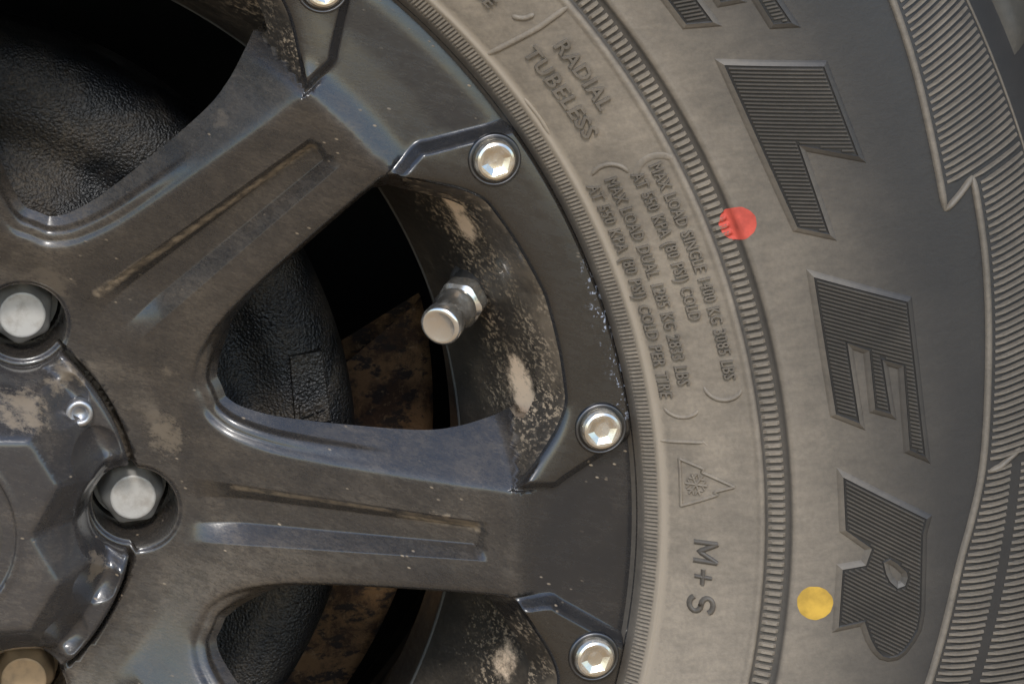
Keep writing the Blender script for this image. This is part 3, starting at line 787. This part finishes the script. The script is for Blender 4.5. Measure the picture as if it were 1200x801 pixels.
def keep_hub(c):
    r = np.hypot(*c.T); dn = np.min([np.hypot(*(c-n_).T) for n_ in nutc], axis=0); return (r < R_IN) & (r > 44) & (dn > SOC)
v, f = cdt(g_, ch, keep_hub)
ang = np.arctan2(v[:, 1], v[:, 0])-R(PH0); k = np.round(ang/R(45)); ang = ang-k*R(45); r = np.hypot(*v.T)
dz = depth(np.c_[r*np.cos(ang), r*np.sin(ang)]); dn = np.min([np.hypot(*(v-n_).T) for n_ in nutc], axis=0)
dz = dz-1.2*sstep(1.8, 0, dn-SOC)-9*sstep(71.3, 70.5, r)
fv = v[f]; ar = (fv[:, 1, 0]-fv[:, 0, 0])*(fv[:, 2, 1]-fv[:, 0, 1])-(fv[:, 1, 1]-fv[:, 0, 1])*(fv[:, 2, 0]-fv[:, 0, 0])
f = np.where((ar > 0)[:, None], f, f[:, ::-1])
hub = mesh('hub', np.c_[v[:, 0], dz, v[:, 1]], f, M_PAINT, wheel)
def hub_fn(v):
    ang = np.arctan2(v[:, 1], v[:, 0])-R(PH0); ang = ang-np.round(ang/R(45))*R(45); r = np.hypot(*v.T)
    dn = np.min([np.hypot(*(v-n_).T) for n_ in nutc], axis=0)
    return depth(np.c_[r*np.cos(ang), r*np.sin(ang)])-1.2*sstep(1.8, 0, dn-SOC)-9*sstep(71.3, 70.5, r)
set_normals(hub.data, v, len(v), hub_fn)
V, F = lathe([(SOC, -44), (SOC, -80), (SOC-1.2, -86), (5.5, -86)], 48)
# keep the top of each socket wall just under the hub face
def socket(c):
    V = []; F = []; n = 64
    for j in range(n):
        t = 2*math.pi*j/n; x, z = c[0]+SOC*math.cos(t), c[1]+SOC*math.sin(t)
        a_ = math.atan2(z, x)-R(PH0); kk = round(a_/R(45)); a_ -= kk*R(45); r_ = math.hypot(x, z)
        d0 = float(depth(np.array([[r_*math.cos(a_), r_*math.sin(a_)]]))[0])-1.2-9*float(sstep(71.3, 70.5, r_))
        for rad, d in ((SOC, d0), (SOC-.25, d0-2), (SOC-.5, -80), (SOC-2, -86), (5.4, -87)):
            V.append((c[0]+rad*math.cos(t), d, c[1]+rad*math.sin(t)))
    for j in range(n):
        k_ = (j+1) % n
        for q in range(4): F.append((j*5+q, j*5+q+1, k_*5+q+1, k_*5+q))
    return mesh('nut_socket', V, F, M_PAINT, hub)
for c in nutc: socket(c)
V, F = lathe([(46, -50.6), (46, -60), (30, -60), (5, -60)], 64); mesh('hub_bore', V, F, M_PADP, hub)
# rim lip and barrel
V, F = lathe([(221.2, -5.6), (221.7, -3.2), (222.3, -2.6), (222.8, -3.0), (223.1, -4.2), (223.2, -9), (219.5, -14), (217.5, -30), (216, -45)], 360)
mesh('rim_lip', V, F, M_PADP, wheel)
bp = crom([(207.5, -8.5), (205.5, -9.0), (203.6, -11), (201, -16), (197, -26), (190, -44.5), (183.2, -63.5), (180.2, -71.8), (179.0, -75.2), (178.4, -76.6), (178.4, -79), (179.2, -86), (179.8, -98), (180.5, -112), (186, -122), (196, -135), (201, -160), (204, -190), (210, -205)], 1.5)
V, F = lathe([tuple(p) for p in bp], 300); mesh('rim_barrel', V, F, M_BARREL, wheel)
V, F = lathe([(178.6, -76.2), (178.05, -76.8), (178.0, -78.0), (178.5, -78.8)], 300)
mesh('barrel_edge', V, F, plain('edge_highlight', (.10, .095, .085), .5), wheel)  # pale ring paints in the thin highlight along the barrel step

# rivets around the rim
M_CHROME = metal('rivet_steel', (.78, .73, .64), .16, .5, .08); M_STEEL = metal('nut_steel', (.52, .50, .47), .40, .45, .12, .45); M_WASH = metal('washer_steel', (.12, .12, .125), .3, .1)
def local_mesh(name, prof, seg, mat, hexr=None):
    V, F = lathe(prof, seg); me = bpy.data.meshes.new(name)
    me.from_pydata([(x/1000, -d/1000, z/1000) for x, d, z in V], [], F); me.materials.append(mat); me.polygons.foreach_set('use_smooth', [True]*len(F)); me.update()
    if hexr:
        for v_ in me.vertices:
            x, z = v_.co.x*1000, v_.co.z*1000; r_ = math.hypot(x, z)
            if .5 < r_ < hexr:
                b_ = (math.atan2(z, x) % R(60))-R(30); k_ = 1+(.93/math.cos(b_)-1)*(r_/hexr); v_.co.x *= k_; v_.co.z *= k_
        me.set_sharp_from_angle(angle=R(17))
    return me
head = local_mesh('rivet', [(.02, 2.25), (1.2, 2.2), (2.4, 2.35), (3.6, 2.95), (4.3, 3.3), (4.9, 3.35), (5.6, 3.0), (6.2, 2.2), (6.5, 1.1), (6.5, -.8)], 48, M_CHROME, 4.5)
wash = local_mesh('washer', [(6.3, .1), (6.7, .25), (7.2, .9), (7.6, 1.0), (8.0, .6), (8.1, -.6)], 48, M_WASH)
RIV_R = 211.6
for k in range(8):
    for sg in (-1, 1):
        a_ = PH0+45*k+sg*10.05; dd = float(face(RIV_R))+PADH
        o = link('rivet', head, wheel); o.location = (RIV_R*math.cos(R(a_))/1000, -(dd+.3)/1000, RIV_R*math.sin(R(a_))/1000); o.rotation_euler = (0, random.random()*6, 0)
        w = link('washer', wash, o)

# centre cap
cap = empty('centre_cap', (0, 0, H), label='grey-black centre cap with notches around the wheel nuts', cat='hub cap')
CR = 69.2; SC = SOC+1.7
star = []
for k in range(6):
    b = NUT_PH+60*k
    star += [to_xy(35.5, b), to_xy(46.5, b+19.5), to_xy(46.5, b+40.5)]
star = poly_res(star, 1.2)
def cap_depth(q):
    r = np.hypot(*q.T); ds = dist_poly(q, star, True)*np.where(inside(q, star), -1, 1)
    d = -24.5-1.25*.5*(ds+np.sqrt(ds**2+.9**2)); d = np.maximum(d, -45.5)
    d = d-1.0*sstep(31.6, 30.9, r)+.6*sstep(34, 31.8, r)*sstep(31.0, 31.6, r)
    for k in range(6):
        for sg in (-1, 1):
            c = to_xy(60.5, NUT_PH+60*k+sg*20.5); e = np.hypot(*(q-c).T); d = d-3.4*np.clip(1-(e/8.2)**2, 0, 1)*np.clip((8.2-e)/1.0, 0, 1)**.3
    dn = np.min([np.hypot(*(q-n_).T) for n_ in nutc], axis=0)
    d = d-7*sstep(5.5, 0, dn-SC)*sstep(75, 60, r)
    d = d-1.5*sstep(1.2, 0, CR-r)
    return d
chs = [(star, True)]
def arcs(rad, off):
    t = np.linspace(0, 2*math.pi, 420)[:-1]; q = rad*np.c_[np.cos(t), np.sin(t)]
    return runs(q, np.min([np.hypot(*(q-n_).T) for n_ in nutc], axis=0) > SC+.1)
for rad in (CR, CR-.5, CR-1.2): chs += [(a_, False) for a_ in arcs(rad, 0)]
for c in nutc:
    for q_ in (0, .6, 2.4, 5.4):
        t = np.linspace(0, 2*math.pi, 90); q = c+(SC+q_)*np.c_[np.cos(t), np.sin(t)]
        chs += [(a_, False) for a_ in runs(q, np.hypot(*q.T) < CR-.05)]
for rad in (30.9, 31.3, 31.8, 34): t = np.linspace(0, 2*math.pi, 160)[:-1]; chs.append((rad*np.c_[np.cos(t), np.sin(t)], True))
for k in range(6):
    for sg in (-1, 1):
        c = to_xy(60.5, NUT_PH+60*k+sg*20.5)
        for q_ in (8.2, 7.9, 7.2):
            t = np.linspace(0, 2*math.pi, 50); q = c+q_*np.c_[np.cos(t), np.sin(t)]
            chs += [(a_, False) for a_ in runs(q, (np.hypot(*q.T) < CR-.3) & (np.min([np.hypot(*(q-n_).T) for n_ in nutc], axis=0) > SC+.3))]
g_ = hexgrid(-70, 70, -70, 70, 1.5); g_ = g_[(np.hypot(*g_.T) < CR-1.6) & (np.min([np.hypot(*(g_-n_).T) for n_ in nutc], axis=0) > SC+.7)]
def keep_cap(c): return (np.hypot(*c.T) < CR) & (np.min([np.hypot(*(c-n_).T) for n_ in nutc], axis=0) > SC)
v, f = cdt(g_, chs, keep_cap); dz = cap_depth(v)
fv = v[f]; ar = (fv[:, 1, 0]-fv[:, 0, 0])*(fv[:, 2, 1]-fv[:, 0, 1])-(fv[:, 1, 1]-fv[:, 0, 1])*(fv[:, 2, 0]-fv[:, 0, 0])
f = np.where((ar > 0)[:, None], f, f[:, ::-1])
# skirt along the open border
cnt = Counter(tuple(sorted(e)) for t in f for e in ((t[0], t[1]), (t[1], t[2]), (t[2], t[0])))
V = [(x, d, z) for (x, z), d in zip(v, dz)]; F = [tuple(t) for t in f]
low = {}
for t in f:
    for a_, b_ in ((t[0], t[1]), (t[1], t[2]), (t[2], t[0])):
        if cnt[tuple(sorted((a_, b_)))] == 1:
            for q in (a_, b_):
                if q not in low: low[q] = len(V); V.append((v[q, 0]*.995, -57.5, v[q, 1]*.995))
            F.append((b_, a_, low[a_], low[b_]))
mesh('cap_body', V, F, M_CAP, cap)
V, F = lathe([(.05, -25.0), (20, -25.1), (28.5, -25.6), (30.2, -26.2)], 96); mesh('cap_boss', V, F, paint('boss_paint', .22, .6, (), (.012, .012, .012), .5), cap)
# little clip on the cap
X = at(93, 483, -44); c = (X[0], X[2])
V, F = lathe([(.05, .3), (2.0, .4), (2.3, 1.6), (2.9, 2.1), (4.0, 2.0), (4.4, 1.2), (4.4, -2.5)], 32); V = [(x+c[0], d-44, z+c[1]) for x, d, z in V]
clip = mesh('retaining_clip', V, F, metal('clip_steel', (.42, .42, .43), .35, .4), cap)

# wheel nuts
def nut_mesh():
    V = []; F = []; n = 48
    def ring(fr_, d, hexw=None):
        for j in range(n):
            t = 2*math.pi*j/n
            if hexw: a_ = (t+R(30)) % R(60)-R(30); rad = min(hexw/math.cos(a_), hexw*1.105)
            else: rad = fr_
            V.append((rad*math.cos(t), d, rad*math.sin(t)))
    ring(.05, -.02); ring(2.0, -.03); ring(4.5, -.01); ring(6.6, 0); ring(6.75, 0); ring(7.25, -.22); ring(7.45, -.55); ring(7.6, -.9)
    ring(0, -2.4, 8.4); ring(0, -4.4, 9.3); ring(0, -17.5, 9.6); ring(11.9, -18); ring(12.1, -19.5); ring(11.5, -22.7)
    m = len(V)//n
    for k in range(m-1):
        for j in range(n): F.append((k*n+j, k*n+(j+1) % n, (k+1)*n+(j+1) % n, (k+1)*n+j))
    me = bpy.data.meshes.new('wheel_nut'); me.from_pydata([(x/1000, -d/1000, z/1000) for x, d, z in V], [], F); me.materials.append(M_STEEL)
    me.polygons.foreach_set('use_smooth', [True]*len(F)); me.update(); me.set_sharp_from_angle(angle=R(28)) if hasattr(me, 'set_sharp_from_angle') else None
    return me
nm = nut_mesh(); nm_tan = nm.copy(); nm_tan.materials[0] = metal('nut_steel_rusty', (.52, .36, .21), .5, .5, .1, .35)
NL = {1: 'steel wheel nut beside the dusty cap lobe that holds the small clip', 0: 'steel wheel nut at the inner end of the level spoke', 5: 'tan-tinged steel wheel nut tucked under the lower lobe of the centre cap'}
for k in range(6):
    o = link('wheel_nut', nm if k != 5 else nm_tan); o.location = (nutc[k][0]/1000, -NUT_D/1000, nutc[k][1]/1000+H); o.rotation_euler = (0, R((25, 8, 40, 3, 17, 33)[k]), 0)
    props(o, NL.get(k, 'steel wheel nut in a socket on the far side of the centre cap'), 'wheel nut', 'wheel nuts around the centre cap')

# valve stem
b0 = at(558, 334, -50); t0 = at(515, 383, -24); b0 = np.array(b0); t0 = np.array(t0)
axis = Vector(t0-b0); Lv = axis.length; q = Vector((0, -1, 0)).rotation_difference(axis)
valve = empty('tyre_valve', (b0[0]/1000, b0[1]/1000, b0[2]/1000+H), label='shiny metal tyre valve with cap standing in the wheel opening', cat='tyre valve'); valve.rotation_euler = q.to_euler()
VS = metal('valve_steel', (.78, .75, .70), .17, .2, .05, .95); VD = metal('valve_dark', (.24, .24, .245), .26, .2, .06, .9)
def vl(name, prof, mat, seg=48, hexed=None):
    V, F = lathe([(a_*1.25, b_) for a_, b_ in prof], seg)
    if hexed:
        out = []
        for x, d, z in V:
            r = math.hypot(x, z); a_ = math.atan2(z, x)
            if hexed[0] <= d <= hexed[1]: b_ = (a_ % R(60))-R(30); k = min(1/math.cos(b_), 1.1)*.97; x, z = x*k, z*k
            out.append((x, d, z))
        V = out
    o = mesh(name, V, F, mat, valve); return o
k = Lv/30.
vl('valve_base', [(7.0, -3), (7.1, .6), (6.6, 1.4), (5.9, 1.8), (5.7, 2.2), (5.6, 11*k)], VD)
o = vl('valve_nut', [(5.0, 8.6*k), (5.9, 9.4*k), (5.9, 14.4*k), (5.0, 15.4*k)], VS, 48, (9.3*k, 14.5*k)); o.data.set_sharp_from_angle(angle=R(25))
vl('valve_cap', [(4.8, 13.6*k), (4.9, 16*k), (5.5, 16.6*k), (5.6, 18*k), (5.0, 18.8*k), (4.8, 24*k), (5.2, 25*k), (5.3, Lv-1.0), (4.9, Lv-.25), (4.3, Lv), (3.9, Lv-.05), (3.6, Lv-.25), (.05, Lv-.25)], VS)

# ================================================================ BRAKE
drum = empty('brake_drum', (0, 0, H), label='black rough-cast brake drum behind the spokes', cat='brake drum')
V, F = lathe([tuple(p) for p in crom([(40, -86), (60, -87), (96, -87), (104, -88.5), (109, -92), (114, -93), (119, -91), (124, -88.5), (132, -88), (139, -90), (144, -94.5), (146.4, -100), (147, -108), (147, -146)], 1.6)], 220)
mesh('drum_shell', V, F, cast_iron('cast_iron'), drum)
corn = [at(338, 415, -88), at(377, 408, -88), at(388, 492, -88), at(345, 500, -88)]
def drum_pad(cs, h0, h1, ins):
    c = np.mean([(x[0], x[2]) for x in cs], axis=0); V = []
    for h_, k_ in ((h0, 1.0), (h1-.3, .97), (h1, ins)):
        for x in cs: V.append((c[0]+(x[0]-c[0])*k_, h_, c[1]+(x[2]-c[1])*k_))
    F = [(8, 9, 10, 11)]
    for l in range(2):
        for i in range(4): j = (i+1) % 4; F.append((l*4+i, l*4+j, l*4+4+j, l*4+4+i))
    return V, F
V, F = drum_pad(corn, -93, -85.6, .93); padm = mesh('casting_pad', V, F, cast_iron('cast_iron_pad', (.014, .013, .012)), drum, smooth=False); fix_normals(padm)
def stroke(p, q, w=.5):
    a_, b_ = at(*p, -85.6), at(*q, -85.6); a2, b2 = np.array([a_[0], a_[2]]), np.array([b_[0], b_[2]]); t = (b2-a2)/np.hypot(*(b2-a2)); n_ = np.array([-t[1], t[0]])*w
    V = []
    for z in (-85.8, -84.4):
        for s_, e in ((a2, 1), (a2, -1), (b2, -1), (b2, 1)): x = s_+n_*e*(1 if z < -85.5 else .6); V.append((x[0], z, x[1]))
    m = mesh('casting_mark', V, [(4, 5, 6, 7), (0, 1, 5, 4), (1, 2, 6, 5), (2, 3, 7, 6), (3, 0, 4, 7)], padm.data.materials[0], padm, smooth=False); fix_normals(m)
stroke((353, 487), (380, 476), .7); stroke((353, 487), (352, 472), .7); stroke((368, 482), (371, 491), .7)
V, F = lathe([(100, -148), (150, -148), (176, -149), (180.5, -150.5), (180.5, -156), (100, -157)], 120, -190, 12.2)  # upper end cut off where the spoke's shadow hides the plate
V = [P(math.hypot(x, z), math.degrees(math.atan2(z, x))-(180-math.hypot(x, z))*.2, d) for x, d, z in V]  # shear lays the cut end along that shadow's edge
bpl = mesh('brake_shield', V, F, rust('rusty_steel')); props(bpl, 'rusty brown brake dust shield seen in the gap beside the drum', 'brake shield')
